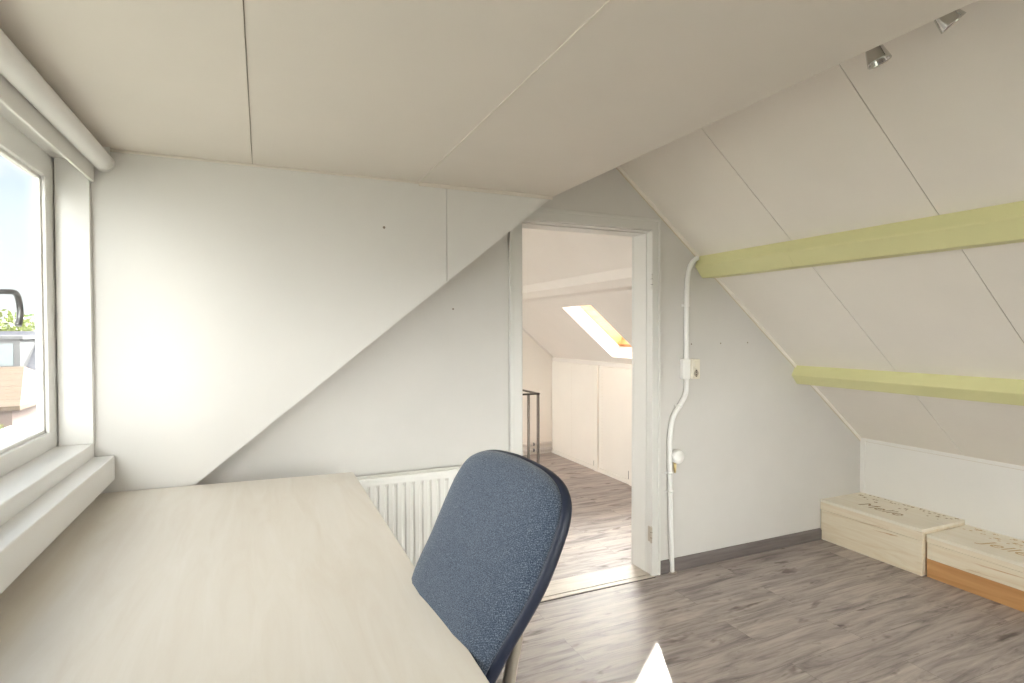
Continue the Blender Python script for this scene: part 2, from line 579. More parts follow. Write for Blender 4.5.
# dormer ceiling of three boards with open seams
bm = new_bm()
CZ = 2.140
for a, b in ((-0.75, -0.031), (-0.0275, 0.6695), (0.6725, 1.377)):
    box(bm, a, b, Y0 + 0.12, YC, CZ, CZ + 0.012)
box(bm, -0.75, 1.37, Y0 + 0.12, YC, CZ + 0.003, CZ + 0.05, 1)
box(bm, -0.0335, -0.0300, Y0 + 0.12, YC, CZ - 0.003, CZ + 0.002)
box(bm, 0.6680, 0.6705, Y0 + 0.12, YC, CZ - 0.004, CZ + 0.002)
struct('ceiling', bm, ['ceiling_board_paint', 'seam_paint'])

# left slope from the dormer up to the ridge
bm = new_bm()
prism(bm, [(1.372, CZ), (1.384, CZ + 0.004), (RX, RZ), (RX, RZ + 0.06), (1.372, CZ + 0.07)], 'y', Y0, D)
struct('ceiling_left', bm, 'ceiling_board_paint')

# right slope: boards running up the roof, open seams between them
bm = new_bm()
ys = [Y0, -0.678, 0.004, 0.685, 1.365, 2.045, D]
nx, nz = RS / math.hypot(1, RS), 1 / math.hypot(1, RS)
def slope_prism(bm, y0, y1, x0, x1, t0, t1, mi=0):
    prism(bm, [(x0 + nx * t0, zr(x0) + nz * t0), (x1 + nx * t0, zr(x1) + nz * t0),
               (x1 + nx * t1, zr(x1) + nz * t1), (x0 + nx * t1, zr(x0) + nz * t1)], 'y', y0, y1, mi)
for a, b in zip(ys, ys[1:]):
    slope_prism(bm, a + 0.0018, b - 0.0018, RX - 0.0, KX + 0.04, 0, 0.012)
slope_prism(bm, Y0, D, RX, KX + 0.04, 0.003, 0.06, 1)
struct('ceiling_right', bm, ['slope_board_paint', 'seam_paint'])

# beads and strips of the room
def bead_slope(y):
    bm = new_bm()
    x0, x1 = RX + 0.02, KX
    w = 0.017
    prism(bm, [(x0 - nx * w, zr(x0) - nz * w), (x1 - nx * w, zr(x1) - nz * w), (x1, zr(x1)), (x0, zr(x0))], 'y', y - 0.010, y)
    prism(bm, [(x0 - nx * 0.021, zr(x0) - nz * 0.021), (x1 - nx * 0.021, zr(x1) - nz * 0.021),
               (x1 - nx * w, zr(x1) - nz * w), (x0 - nx * w, zr(x0) - nz * w)], 'y', y - 0.002, y, 1)
    return bm
struct('trim_1', bead_slope(D), ['slope_board_paint', 'bead_trim'])
bm = new_bm()
box(bm, KX - 0.012, KX, D - 0.034, D, 0.278, 0.66, 0, 0.003)
box(bm, KX - 0.014, KX, Y0, D, zr(KX) - 0.012, zr(KX) + 0.012, 0, 0.003)
box(bm, KX - 0.003, KX, Y0, D - 0.034, zr(KX) - 0.015, zr(KX) - 0.012, 1)
struct('trim_2', bm, ['knee_board_paint', 'bead_trim'])
bm = new_bm()
box(bm, -0.55, 1.37, YC - 0.010, YC, CZ - 0.008, CZ, 0, 0.002)
box(bm, 0.672, 1.372, YC - 0.007, YC, CZ - 0.017, CZ - 0.006, 0, 0.002)
struct('trim_3', bm, 'ceiling_board_paint')

# skirting along the end wall
bm = new_bm()
prism(bm, [(D, 0), (D - 0.015, 0), (D - 0.015, 0.062), (D - 0.010, 0.074), (D, 0.076)], 'x', 2.148, 3.532)
struct('baseboard_end', bm, 'grey_wood_skirting')

# ------------------------------------------------------------------ door frame
bm = new_bm()
# jamb linings, stepped with a stop
for x0, x1, s in ((DX0, DX0 + 0.012, 1), (DX1 - 0.008, DX1, -1)):
    box(bm, x0, x1, D - 0.004, D2 + 0.004, 0, DH, 0)
box(bm, DX1 - 0.012, DX1 - 0.006, D + 0.045, D2 + 0.002, 0, DH - 0.012, 0, 0.002)
box(bm, DX0 + 0.010, DX0 + 0.014, D + 0.055, D2 + 0.002, 0, DH - 0.012, 0)
box(bm, DX0, DX1, D - 0.004, D2 + 0.004, DH - 0.012, DH, 0)
box(bm, DX0 + 0.012, DX1 - 0.012, D + 0.055, D2 + 0.002, DH - 0.018, DH - 0.010, 0, 0.002)
# architrave with an outer raised band
for y0, y1, s in ((D - 0.016, D, -1), (D2, D2 + 0.016, 1)):
    yo0, yo1 = (y0 - 0.006, y1) if s < 0 else (y0, y1 + 0.006)
    box(bm, DX0 - 0.058, DX0 + 0.004, y0, y1, 0, DH + 0.0, 0, 0.003)
    box(bm, DX0 - 0.066, DX0 - 0.048, yo0, yo1, 0, DH + 0.062, 0, 0.004)
    box(bm, DX1 - 0.014, DX1 + 0.040, y0, y1, 0, DH + 0.0, 0, 0.003)
    box(bm, DX1 + 0.030, DX1 + 0.047, yo0, yo1, 0, DH + 0.062, 0, 0.004)
    box(bm, DX0 - 0.058, DX1 + 0.040, y0, y1, DH - 0.006, DH + 0.050, 0, 0.003)
    box(bm, DX0 - 0.066, DX1 + 0.047, yo0, yo1, DH + 0.044, DH + 0.062, 0, 0.004)
door = struct('door_1', bm, 'door_frame_paint')
for z in (0.245, 1.735):
    bm = new_bm()
    box(bm, DX1 - 0.0105, DX1 - 0.0075, D - 0.004, D + 0.026, z - 0.045, z + 0.045, 0, 0.001)
    tube(bm, [(DX1 - 0.0125, D - 0.010, z - 0.047), (DX1 - 0.0125, D - 0.010, z + 0.047)], 0.0065, 12)
    for dz in (-0.016, 0.016):
        tube(bm, [(DX1 - 0.0125, D - 0.010, z + dz - 0.001), (DX1 - 0.0125, D - 0.010, z + dz + 0.001)], 0.0072, 12, 1)
    tube(bm, [(DX1 - 0.0125, D - 0.010, z + 0.047), (DX1 - 0.0125, D - 0.010, z + 0.054)], 0.004, 10)
    o = obj('hinge', bm, ['door_frame_paint' if z > 1 else 'beige_metal', 'dark_hole'], door)
# threshold boards
bm = new_bm()
box(bm, DX0, DX1, D - 0.028, D + 0.006, 0, 0.0045, 0, 0.001)
box(bm, DX0, DX1, D - 0.034, D - 0.029, 0, 0.002, 1)
box(bm, DX0, DX1, D + 0.007, D + 0.011, 0, 0.002, 1)
box(bm, DX0, DX1, D + 0.012, D2 - 0.004, 0, 0.005, 0, 0.001)
box(bm, DX0, DX1, D2 - 0.003, D2 + 0.0, 0, 0.002, 1)
struct('trim_4', bm, ['pale_oak_threshold', 'dark_hole'])

# ------------------------------------------------------------------ dormer window
WX = -0.69                     # inner face of the frame
ZB, ZT = 1.032, 2.083
MULL = [(2.485, YC), (1.955, 2.055), (0.60, 0.70), (Y0 + 0.12, Y0 + 0.22)]
bm = new_bm()
box(bm, WX - 0.036, WX, Y0 + 0.12, YC, ZB, 1.094, 0, 0.003)
box(bm, WX - 0.036, WX, Y0 + 0.12, YC, 1.997, ZT + 0.05, 0, 0.003)
for a, b in MULL:
    box(bm, WX - 0.036, WX, a, b, 1.09, 2.0, 0, 0.003)
# glazing beads
for (a0, a1), (b0, b1) in zip(MULL, MULL[1:]):
    y0, y1 = b1, a0
    for q in ((y0, y0 + 0.012, 1.094, 1.997), (y1 - 0.012, y1, 1.094, 1.997)):
        box(bm, WX - 0.030, WX - 0.012, q[0], q[1], q[2], q[3], 0, 0.002)
    box(bm, WX - 0.030, WX - 0.012, y0, y1, 1.094, 1.106, 0, 0.002)
    box(bm, WX - 0.030, WX - 0.012, y0, y1, 1.985, 1.997, 0, 0.002)
win = struct('window_1', bm, 'frame_white_paint')
for (a0, a1), (b0, b1) in zip(MULL, MULL[1:]):
    bm = new_bm()
    box(bm, WX - 0.0335, WX - 0.0300, b1 - 0.004, a0 + 0.004, 1.088, 2.003)
    obj('pane', bm, 'window_glass', win)
# casement handle on the mullion
bm = new_bm()
box(bm, WX, WX + 0.008, 1.975, 2.005, 1.50, 1.62, 0, 0.003)
lever = smooth_path([(WX + 0.006, 1.99, 1.560), (WX + 0.030, 1.990, 1.561), (WX + 0.048, 2.002, 1.562),
                     (WX + 0.052, 2.028, 1.562), (WX + 0.052, 2.052, 1.553), (WX + 0.052, 2.066, 1.525),
                     (WX + 0.052, 2.068, 1.495), (WX + 0.050, 2.058, 1.468)], 6)
n_ = len(lever)
tube(bm, lever, 0.008, 12, 0, True, [0.0065 + 0.0025 * (i / n_) for i in range(n_)])
obj('window_handle', bm, 'grey_steel', win)

# sill, reveal and lining boards
bm = new_bm()
box(bm, WX - 0.05, -0.583, Y0 + 0.12, YC, 0.970, 1.032, 0, 0.004)
box(bm, -0.60, -0.517, Y0 + 0.12, YC - 0.012, 0.888, 0.980, 0, 0.004)
box(bm, -0.60, -0.522, YC - 0.0125, YC, 0.895, 0.972, 1)
struct('trim_5', bm, ['frame_white_paint', 'hole_mark'])
bm = new_bm()
box(bm, WX + 0.004, -0.580, YC - 0.025, YC, 1.03, 2.09, 0, 0.003)
box(bm, WX + 0.001, WX + 0.005, YC - 0.006, YC, 1.03, 2.09, 1)
struct('trim_6', bm, ['frame_white_paint', 'hole_mark'])
bm = new_bm()
box(bm, WX - 0.05, -0.578, Y0 + 0.12, YC, ZT, ZT + 0.056, 0)
box(bm, -0.578, -0.568, Y0 + 0.12, YC - 0.012, 2.010, CZ, 0, 0.002)
struct('trim_7', bm, 'gloss_white_paint')

# roller tube under the dormer ceiling
rb = thing('roller_blind', 'rolled-up white roller blind tube along the top of the dormer window', 'blind', (-0.53, 0.9, 2.084))
bm = new_bm()
tube(bm, [(-0.535, Y0 + 0.20 + (2.555 - Y0 - 0.20) * k / 60, 2.084) for k in range(61)], 0.033, 28)
obj('blind_tube', bm, 'matte_white_tube', rb)
for y, s in ((2.555, 1), (Y0 + 0.20, -1)):
    bm = new_bm()
    tube(bm, [(-0.535, y, 2.084), (-0.535, y + s * 0.009, 2.084), (-0.535, y + s * 0.014, 2.084)], 0.033, 28, 0, True, [0.0345, 0.0345, 0.029])
    box(bm, -0.545, -0.515, y - 0.004, y + 0.004, 2.11, CZ)
    obj('end_cap', bm, 'matte_white_tube', rb)

# ------------------------------------------------------------------ green purlins
def purlin(name, pts, label):
    bm = new_bm()
    for y0, y1 in ((Y0, 2.0446), (2.0454, D)):
        prism(bm, pts, 'y', y0, y1)
    es = [e for e in bm.edges if abs((e.verts[0].co - e.verts[1].co).normalized().y) > 0.99]
    bmesh.ops.bevel(bm, geom=es, offset=0.004, segments=2, affect='EDGES', profile=0.5)
    o = obj(name, bm, 'green_beam_paint')
    return tag(o, label, 'beam', 'green roof purlins')
def back(p, d=0.10):
    return (p[0] + 0.62 * d, p[1] + 0.78 * d)
up = [(2.445, zr(2.445)), (2.417, 1.842), (2.472, 1.771), (2.60, zr(2.60)), (2.60 + 0.02, zr(2.60) + 0.01), (2.46, zr(2.46) + 0.01)]
lo = [(3.284, 1.215), (3.246, 1.149), (3.299, 1.087), (3.36, zr(3.40) + 0.0), (3.40, zr(3.40) + 0.008), (3.33, zr(3.33) + 0.01)]
lo[3] = (3.385, zr(3.385))
purlin('roof_purlin', up, 'pale green painted purlin, the upper one across the sloped ceiling')
purlin('roof_purlin', lo, 'pale green painted purlin, the lower one close above the wooden boxes')

# ------------------------------------------------------------------ desk
DZ = 0.838
desk = thing('desk', 'long maple laminate desk top standing under the dormer window', 'desk', (-0.1, 1.6, 0))
dp = [(-0.565, 2.583), (-0.31, 2.566), (0.357, 2.520), (0.357, 0.72), (-0.565, 0.72)]
bm = new_bm()
prism(bm, dp, 'z', DZ - 0.025, DZ)
bm.normal_update()
for f in bm.faces:
    if abs(f.normal.z) < 0.5:
        f.material_index = 1
es = [e for e in bm.edges if abs(e.verts[0].co.z - e.verts[1].co.z) < 1e-6]
bmesh.ops.bevel(bm, geom=es, offset=0.0018, segments=2, affect='EDGES', profile=0.5)
obj('desk_top', bm, ['maple_desk_laminate', 'maple_edge'], desk)
for y in (0.80, 2.30):
    bm = new_bm()
    box(bm, -0.145, -0.065, y - 0.03, y + 0.03, 0.03, DZ - 0.045, 0, 0.006)
    box(bm, -0.50, 0.30, y - 0.03, y + 0.03, 0.0, 0.035, 0, 0.008)
    box(bm, -0.48, 0.28, y - 0.025, y + 0.025, DZ - 0.050, DZ - 0.025, 0, 0.003)
    obj('leg_frame', bm, 'grey_steel', desk)
bm = new_bm()
box(bm, -0.125, -0.085, 0.81, 2.29, 0.60, 0.68, 0, 0.004)
obj('cross_bar', bm, 'grey_steel', desk)

# ------------------------------------------------------------------ office chair
ch = thing('office_chair', 'blue-grey fabric office chair pushed against the desk, backrest tilted', 'chair', (0.162, 1.165, 0), None, True, R(5))
BC = Vector((0.27, 0, 0.95))
TH = R(26)
BV = Vector((math.sin(TH), 0, math.cos(TH)))
BN = Vector((math.cos(TH), 0, -math.sin(TH)))      # towards the rear of the chair
BW = Vector((0, 1, 0))

def back_outline(n, grow=0.0):
    """closed outline of the backrest in (w, v)"""
    pts = []
    key = [(0.0, 0.237), (0.07, 0.234), (0.130, 0.227), (0.180, 0.213), (0.215, 0.189), (0.233, 0.152), (0.2385, 0.10),
           (0.2375, 0.03), (0.230, -0.03), (0.222, -0.09), (0.210, -0.15), (0.190, -0.20), (0.155, -0.235), (0.10, -0.252), (0.0, -0.256)]
    full = key + [(-a, b) for a, b in reversed(key[1:-1])]
    P = [Vector((a, b, 0)) for a, b in full]
    m = len(P)
    for i in range(m):
        p0, p1, p2, p3 = P[i - 1], P[i], P[(i + 1) % m], P[(i + 2) % m]
        for k in range(n):
            t = k / n
            q = 0.5 * ((2 * p1) + (p2 - p0) * t + (2 * p0 - 5 * p1 + 4 * p2 - p3) * t * t + (3 * p1 - p0 - 3 * p2 + p3) * t ** 3)
            pts.append((q.x, q.y))
    return pts

def back_surface(bm, layers, curve):
    """layers: (scale, depth along BN); closed shell from the first to the last layer"""
    ol = back_outline(3)
    rings = []
    for s, d in layers:
        ring = []
        for a, b in ol:
            w, v = a * s, (b + 0.01) * s - 0.01
            off = d + curve(w, v)
            ring.append(bm.verts.new(BC + BW * w + BV * v + BN * off))
        rings.append(ring)
    n = len(ol)
    for r0, r1 in zip(rings, rings[1:]):
        for k in range(n):
            f = bm.faces.new((r0[k], r0[(k + 1) % n], r1[(k + 1) % n], r1[k]))
            f.smooth = True
    for r, s0 in ((rings[0], layers[0]), (rings[-1], layers[-1])):
        c = bm.verts.new(BC + BV * -0.01 + BN * (s0[1] + curve(0, 0)))
        for k in range(n):
            f = bm.faces.new((r[k], r[(k + 1) % n], c))
            f.smooth = True

def bcurve(w, v):
    # slightly wrapped sides, lumbar swell low down
    return -0.06 * w * w - 0.014 * math.exp(-((v + 0.13) / 0.09) ** 2) + 0.10 * max(0, v - 0.10) ** 2
bm = new_bm()
back_surface(bm, [(0.05, -0.024), (0.3, -0.0235), (0.6, -0.021), (0.80, -0.016), (0.90, -0.009), (0.96, 0.000), (0.988, 0.009), (0.99, 0.016)], bcurve)
obj('backrest_cushion', bm, 'blue_grey_weave', ch)
bm = new_bm()
back_surface(bm, [(0.5, 0.012), (0.97, 0.013), (1.0, 0.016), (1.016, 0.022), (1.016, 0.034), (0.99, 0.043), (0.9, 0.046), (0.5, 0.048), (0.05, 0.048)], bcurve)
obj('backrest_shell', bm, 'navy_shell', ch)
# two metal support arms from the shell to below the seat
for s in (-1, 1):
    bm = new_bm()
    top = BC + BW * (0.170 * s) + BV * -0.05 + BN * 0.045
    mid = BC + BW * (0.178 * s) + BV * -0.15 + BN * 0.070
    path = smooth_path([top, BC + BW * (0.176 * s) + BV * -0.10 + BN * 0.060, mid, (0.25, 0.18 * s, 0.69), (0.238, 0.18 * s, 0.58), (0.215, 0.175 * s, 0.48), (0.16, 0.16 * s, 0.425), (0.04, 0.10 * s, 0.415)], 5)
    tube(bm, path, 0.0125, 12)
    obj('back_support', bm, 'beige_metal', ch)
# seat
def seat_bm(z0, z1, grow, hump):
    bm = new_bm()
    ol = []
    n = 64
    for k in range(n):
        a = 2 * math.pi * k / n
        ca, sa = math.cos(a), math.sin(a)
        e = 2 / 4.2
        ol.append((-0.03 + 0.235 * grow * abs(ca) ** e * (1 if ca >= 0 else -1), 0.235 * grow * abs(sa) ** e * (1 if sa >= 0 else -1)))
    rings = []
    for s, z in ((0.05, z0), (0.9, z0), (0.97, z0 + 0.2 * (z1 - z0)), (1.0, 0.5 * (z0 + z1)), (0.97, z1 - 0.15 * (z1 - z0)), (0.88, z1), (0.5, z1 + hump), (0.05, z1 + hump * 0.6)):
        rings.append([bm.verts.new((-0.03 + (x + 0.03) * s, y * s, z - (0.02 * max(0, -(x + 0.12)) * 4 if s > 0.8 else 0))) for x, y in ol])
    for r0, r1 in zip(rings, rings[1:]):
        for k in range(n):
            f = bm.faces.new((r0[k], r0[(k + 1) % n], r1[(k + 1) % n], r1[k])); f.smooth = True
    bm.faces.new(rings[0]); bm.faces.new(rings[-1])
    return bm
obj('seat', seat_bm(0.455, 0.515, 1.0, 0.004), 'blue_grey_weave', ch)
obj('seat_pan', seat_bm(0.425, 0.458, 0.95, 0.0), 'navy_shell', ch)
bm = new_bm()
lathe(bm, [(0.02, 0.10), (0.028, 0.10), (0.028, 0.27), (0.016, 0.275), (0.016, 0.40), (0.06, 0.405), (0.06, 0.43), (0.0, 0.43)], Matrix.Translation((-0.02, 0, 0)), 20)
obj('gas_column', bm, 'chrome', ch)
for k in range(5):
    a = 2 * math.pi * k / 5 + 0.35
    u = Vector((math.cos(a), math.sin(a), 0))
    c0 = Vector((-0.02, 0, 0))
    bm = new_bm()
    tube(bm, [c0 + Vector((0, 0, 0.12)), c0 + u * 0.12 + Vector((0, 0, 0.115)), c0 + u * 0.27 + Vector((0, 0, 0.085))], 0.02, 12, 0, True, [0.026, 0.021, 0.014])
    leg = obj('base_leg', bm, 'black_plastic', ch)
    bm = new_bm()
    v = Vector((-u.y, u.x, 0))
    p = c0 + u * 0.27
    tube(bm, [p + Vector((0, 0, 0.09)), p + Vector((0, 0, 0.04))], 0.007, 8)
    for s in (-1, 1):
        tube(bm, [p + v * (0.008 * s) + Vector((0, 0, 0.027)), p + v * (0.024 * s) + Vector((0, 0, 0.027))], 0.027, 18)
    cst = obj('caster', bm, 'black_plastic', leg)
    cst.matrix_parent_inverse = Matrix()

# ------------------------------------------------------------------ radiator
rad = thing('radiator', 'white ribbed panel radiator on the end wall behind the desk', 'radiator', (0.65, 2.66, 0))
RX0, RX1 = 0.12, 1.12
RZ0, RZ1 = 0.17, 0.776
bm = new_bm()
# ribbed front: trapezoid waves, one mesh
pitch = 0.0415
prof = []
x = RX0 + 0.02
while x + pitch <= RX1 - 0.015:
    prof += [(x, 2.628), (x + 0.010, 2.628), (x + 0.0165, 2.616), (x + 0.035, 2.616)]
    x += pitch
prof += [(x, 2.628)]
zs = [(RZ0 + 0.030, 0.0), (RZ0 + 0.045, 1.0), (RZ1 - 0.052, 1.0), (RZ1 - 0.036, 0.0)]
grid = []
for z, k in zs:
    grid.append([bm.verts.new((px, 2.616 + (py - 2.616) * k, z)) for px, py in prof])
for r0, r1 in zip(grid, grid[1:]):
    for i in range(len(prof) - 1):
        bm.faces.new((r0[i], r0[i + 1], r1[i + 1], r1[i]))
box(bm, RX0, RX1, 2.616, 2.63, RZ1 - 0.037, RZ1 - 0.012, 0, 0.003)
box(bm, RX0, RX1, 2.616, 2.63, RZ0, RZ0 + 0.031, 0, 0.003)
box(bm, RX0, RX0 + 0.021, 2.6162, 2.63, RZ0, RZ1 - 0.012)
box(bm, x - 0.001, RX1, 2.6162, 2.63, RZ0, RZ1 - 0.012)
box(bm, RX0, RX1, 2.629, 2.634, RZ0, RZ1 - 0.015)
obj('front_panel', bm, 'radiator_enamel', rad)
bm = new_bm()
box(bm, RX0 - 0.003, RX1 + 0.003, 2.613, 2.622, RZ1 - 0.016, RZ1, 0, 0.003)
box(bm, RX0 - 0.003, RX1 + 0.003, 2.668, 2.677, RZ1 - 0.016, RZ1, 0, 0.003)
box(bm, RX0, RX1, 2.620, 2.670, RZ1 - 0.014, RZ1 - 0.010)
obj('top_cover', bm, 'radiator_enamel', rad)
for xx in (RX0 - 0.003, RX1 - 0.001):
    bm = new_bm()
    box(bm, xx, xx + 0.004, 2.618, 2.676, RZ0 + 0.02, RZ1 - 0.004)
    obj('side_panel', bm, 'radiator_enamel', rad)
for xx in (RX0 + 0.18, RX1 - 0.18):
    bm = new_bm()
    box(bm, xx - 0.02, xx + 0.02, 2.634, D, RZ0 + 0.08, RZ1 - 0.08)
    obj('wall_bracket', bm, 'grey_steel', rad)
for xx in (RX0 + 0.05, RX1 - 0.05):
    bm = new_bm()
    tube(bm, [(xx, 2.655, 0.0), (xx, 2.655, RZ0 + 0.02)], 0.009, 12)
    obj('supply_pipe', bm, 'white_plastic', rad)
# painted dado ledge on the wall just above the radiator
# ------------------------------------------------------------------ cable conduit and fittings on the end wall
cp = thing('cable_conduit', 'white plastic cable conduit running down the wall beside the doorway', 'conduit', (2.236, D, 0))
PY = D - 0.0145
path = smooth_path([(2.424, PY, 1.890), (2.402, PY, 1.878), (2.376, PY, 1.852), (2.354, PY, 1.80), (2.343, PY, 1.70), (2.340, PY, 1.50),
                    (2.341, PY, 1.25), (2.341, PY, 1.12), (2.333, PY, 1.065), (2.300, PY, 1.010), (2.255, PY, 0.955), (2.230, PY, 0.90),
                    (2.219, PY, 0.82), (2.216, PY, 0.74), (2.221, PY, 0.45), (2.236, PY, 0.004)], 6)
bm = new_bm()
tube(bm, path, 0.0145, 14)
obj('pipe', bm, 'white_plastic', cp)
for q, dx in (((2.219, 0.60), -1), ((2.2215, 0.49), -1), ((2.29, 1.0), -1), ((2.341, 1.60), -1)):
    bm = new_bm()
    tube(bm, [(q[0], PY, q[1] - 0.006), (q[0], PY, q[1] + 0.006)], 0.0165, 14)
    box(bm, q[0] + dx * 0.016 - 0.012, q[0] + dx * 0.012 + 0.004, D - 0.008, D, q[1] - 0.007, q[1] + 0.007, 0, 0.002)
    obj('pipe_clip', bm, 'white_plastic', cp)
bm = new_bm()
lathe(bm, [(0.028, 0.0), (0.028, 0.003), (0.022, 0.004), (0.0, 0.004)], Matrix.Translation((2.238, PY, 0.0)), 18)
obj('floor_rosette', bm, 'pale_oak_threshold', cp)

so = thing('power_socket', 'cream surface-mounted switch and socket block on the white conduit', 'socket', (2.368, D, 1.217))
bm = new_bm()
box(bm, 2.303, 2.360, D - 0.030, D, 1.157, 1.278, 0, 0.004)
obj('connection_box', bm, 'white_plastic', so)
bm = new_bm()
box(bm, 2.360, 2.420, D - 0.045, D, 1.157, 1.278, 0, 0.005)
tube(bm, [(2.388, D - 0.0452, 1.192), (2.388, D - 0.0462, 1.192)], 0.021, 24)
obj('socket_body', bm, 'cream_plastic', so)
bm = new_bm()
tube(bm, [(2.388, D - 0.0455, 1.192), (2.388, D - 0.0470, 1.192)], 0.018, 24, 0)
for dz in (-0.0075, 0.0075):
    tube(bm, [(2.388, D - 0.047, 1.192 + dz), (2.388, D - 0.0476, 1.192 + dz)], 0.0035, 10, 1)
for dz in (-0.0175, 0.0175):
    box(bm, 2.384, 2.392, D - 0.049, D - 0.0468, 1.192 + dz - 0.0025, 1.192 + dz + 0.0025, 2)
obj('socket_outlet', bm, ['beige_metal', 'dark_hole', 'dark_steel'], so)
bm = new_bm()
box(bm, 2.370, 2.408, D - 0.051, D - 0.044, 1.226, 1.262, 0, 0.003)
obj('rocker_switch', bm, 'cream_plastic', so)

jb = thing('junction_box', 'round white junction box on the conduit with a brass-coloured stub below', 'junction box', (2.252, D, 0.70))
bm = new_bm()
lathe(bm, [(0.0, 0.0), (0.040, 0.0), (0.041, 0.030), (0.036, 0.036), (0.0, 0.037)],
      Matrix.Translation((2.262, D - 0.012, 0.697)) @ Matrix.Rotation(R(90), 4, 'X'), 26)
obj('round_cover', bm, 'white_plastic', jb)
bm = new_bm()
tube(bm, [(2.252, D - 0.020, 0.668), (2.252, D - 0.020, 0.625), (2.252, D - 0.020, 0.598)], 0.009, 12, 0, True, [0.009, 0.009, 0.005])
obj('cable_stub', bm, 'brass', jb)

# ------------------------------------------------------------------ wooden boxes
def text_mesh(txt, size, shear):
    cu = bpy.data.curves.new('engraving', 'FONT')
    cu.body = txt
    cu.size = size
    cu.shear = shear
    cu.extrude = 0.0004
    cu.align_x = 'CENTER'
    cu.resolution_u = 4
    o = bpy.data.objects.new('engraving', cu)
    COL.objects.link(o)
    dg = bpy.context.evaluated_depsgraph_get()
    me = bpy.data.meshes.new_from_object(o.evaluated_get(dg))
    bpy.data.objects.remove(o)
    bpy.data.curves.remove(cu)
    return me

random.seed(4)
def star(bm, cx, cy, z, r, rot, npt=5):
    pts = []
    for k in range(npt * 2):
        rr = r if k % 2 == 0 else r * 0.45
        a = rot + math.pi * k / npt
        pts.append((cx + rr * math.cos(a), cy + rr * math.sin(a)))
    prism(bm, pts, 'z', z, z + 0.0006, 2)

def chest(x0, x1, y0, y1, h, lid, split, mats, ink, txt, label):
    t = thing('wooden_box', label, 'box', ((x0 + x1) / 2, (y0 + y1) / 2, 0), 'wooden boxes along the knee wall')
    bm = new_bm()
    if split:
        box(bm, x0 + 0.003, x1 - 0.003, y0 + 0.003, y1 - 0.003, split, h - lid - 0.003, 0, 0.0015)
        box(bm, x0 + 0.003, x1 - 0.003, y0 + 0.003, y1 - 0.003, 0.0, split - 0.001, 1, 0.0015)
    else:
        box(bm, x0 + 0.003, x1 - 0.003, y0 + 0.003, y1 - 0.003, 0.0, h - lid - 0.003, 0, 0.0015)
    obj('box_body', bm, [mats[0], 'orange_pine'], t)
    bm = new_bm()
    box(bm, x0, x1, y0, y1, h - lid, h - 0.018, 0, 0.0015)
    box(bm, x0, x1, y0, y1, h - 0.018, h, 1, 0.0015)
    n = 40
    for k in range(n):
        fy = y0 + 0.03 + (y1 - y0 - 0.06) * (k + random.random() * 0.8) / n
        fx = x1 - 0.015 - random.random() ** 1.3 * 0.13
        star(bm, fx, fy, h, random.choice((0.006, 0.008, 0.011, 0.016)), random.random() * 3, random.choice((4, 5, 5, 6)))
    ld = obj('lid', bm, [mats[0], mats[1], ink], t)
    me = text_mesh(txt, 0.125, 0.25)
    me.materials.append(MATS[ink])
    o = bpy.data.objects.new('engraved_name', me)
    COL.objects.link(o)
    o.parent = ld
    o.matrix_basis = Matrix.Translation((x0 + 0.125, (y0 + y1) / 2, h + 0.0004)) @ Matrix.Rotation(R(-90), 4, 'Z')
    o.matrix_parent_inverse = Matrix.Translation(t.location).inverted() if False else Matrix()
    o.location = (x0 + 0.125, (y0 + y1) / 2 + 0.02, h + 0.0004)
    return t
chest(3.533, KX - 0.002, 2.040, D - 0.002, 0.277, 0.068, None, ['pale_pine', 'pale_pine_lid'], 'burnt_engraving', 'Melle',
      'pale pine lidded box in the corner, the taller one of plain even colour')
chest(3.557, KX - 0.002, 1.375, 2.032, 0.250, 0.046, 0.108, ['pale_pine', 'pale_pine_lid'], 'faint_engraving', 'Jelle',
      'pine lidded box with an orange lower board, nearer and lower than its neighbour')

# ------------------------------------------------------------------ spotlights under the ridge
sp = thing('spotlight_rail', 'chrome spotlight fitting with two heads half hidden behind the dormer ceiling edge', 'spotlight', (RX, 1.08, 2.44))
bm = new_bm()
box(bm, RX - 0.012, RX + 0.012, 0.70, 1.50, RZ - 0.042, RZ - 0.022, 0, 0.004)
for y in (0.85, 1.35):
    tube(bm, [(RX, y, RZ - 0.03), (RX, y, RZ + 0.0)], 0.008, 10)
obj('rail', bm, 'chrome', sp)
def spot(p, d, lit_look):
    p, d = Vector(p), Vector(d).normalized()
    q = d.to_track_quat('Z', 'Y').to_matrix().to_4x4()
    M = Matrix.Translation(p) @ q
    bm = new_bm()
    lathe(bm, [(0.0, -0.045), (0.014, -0.044), (0.020, -0.030), (0.026, -0.005), (0.033, 0.028), (0.034, 0.034), (0.031, 0.034), (0.029, 0.030), (0.016, 0.0), (0.0, -0.004)], M, 24)
    tube(bm, [p + Vector((0, 0, 0.03)) - d * 0.02, Vector((RX, p.y, RZ - 0.03))], 0.006, 10)
    h = obj('spot_head', bm, 'chrome', sp)
    bm = new_bm()
    lathe(bm, [(0.0, 0.004), (0.008, 0.004), (0.010, 0.012), (0.007, 0.020), (0.0, 0.021)], M, 14)
    o = obj('bulb', bm, 'brass' if lit_look else 'dark_steel', h)  # yellow glow of a lit bulb painted on as brass colour
    o.matrix_parent_inverse = Matrix.Translation(sp.location).inverted() if False else Matrix()
spot((1.765, 1.172, 2.318), (0.25, -0.25, -1), False)
spot((1.765, 0.975, 2.335), (0.55, -0.35, -0.75), True)

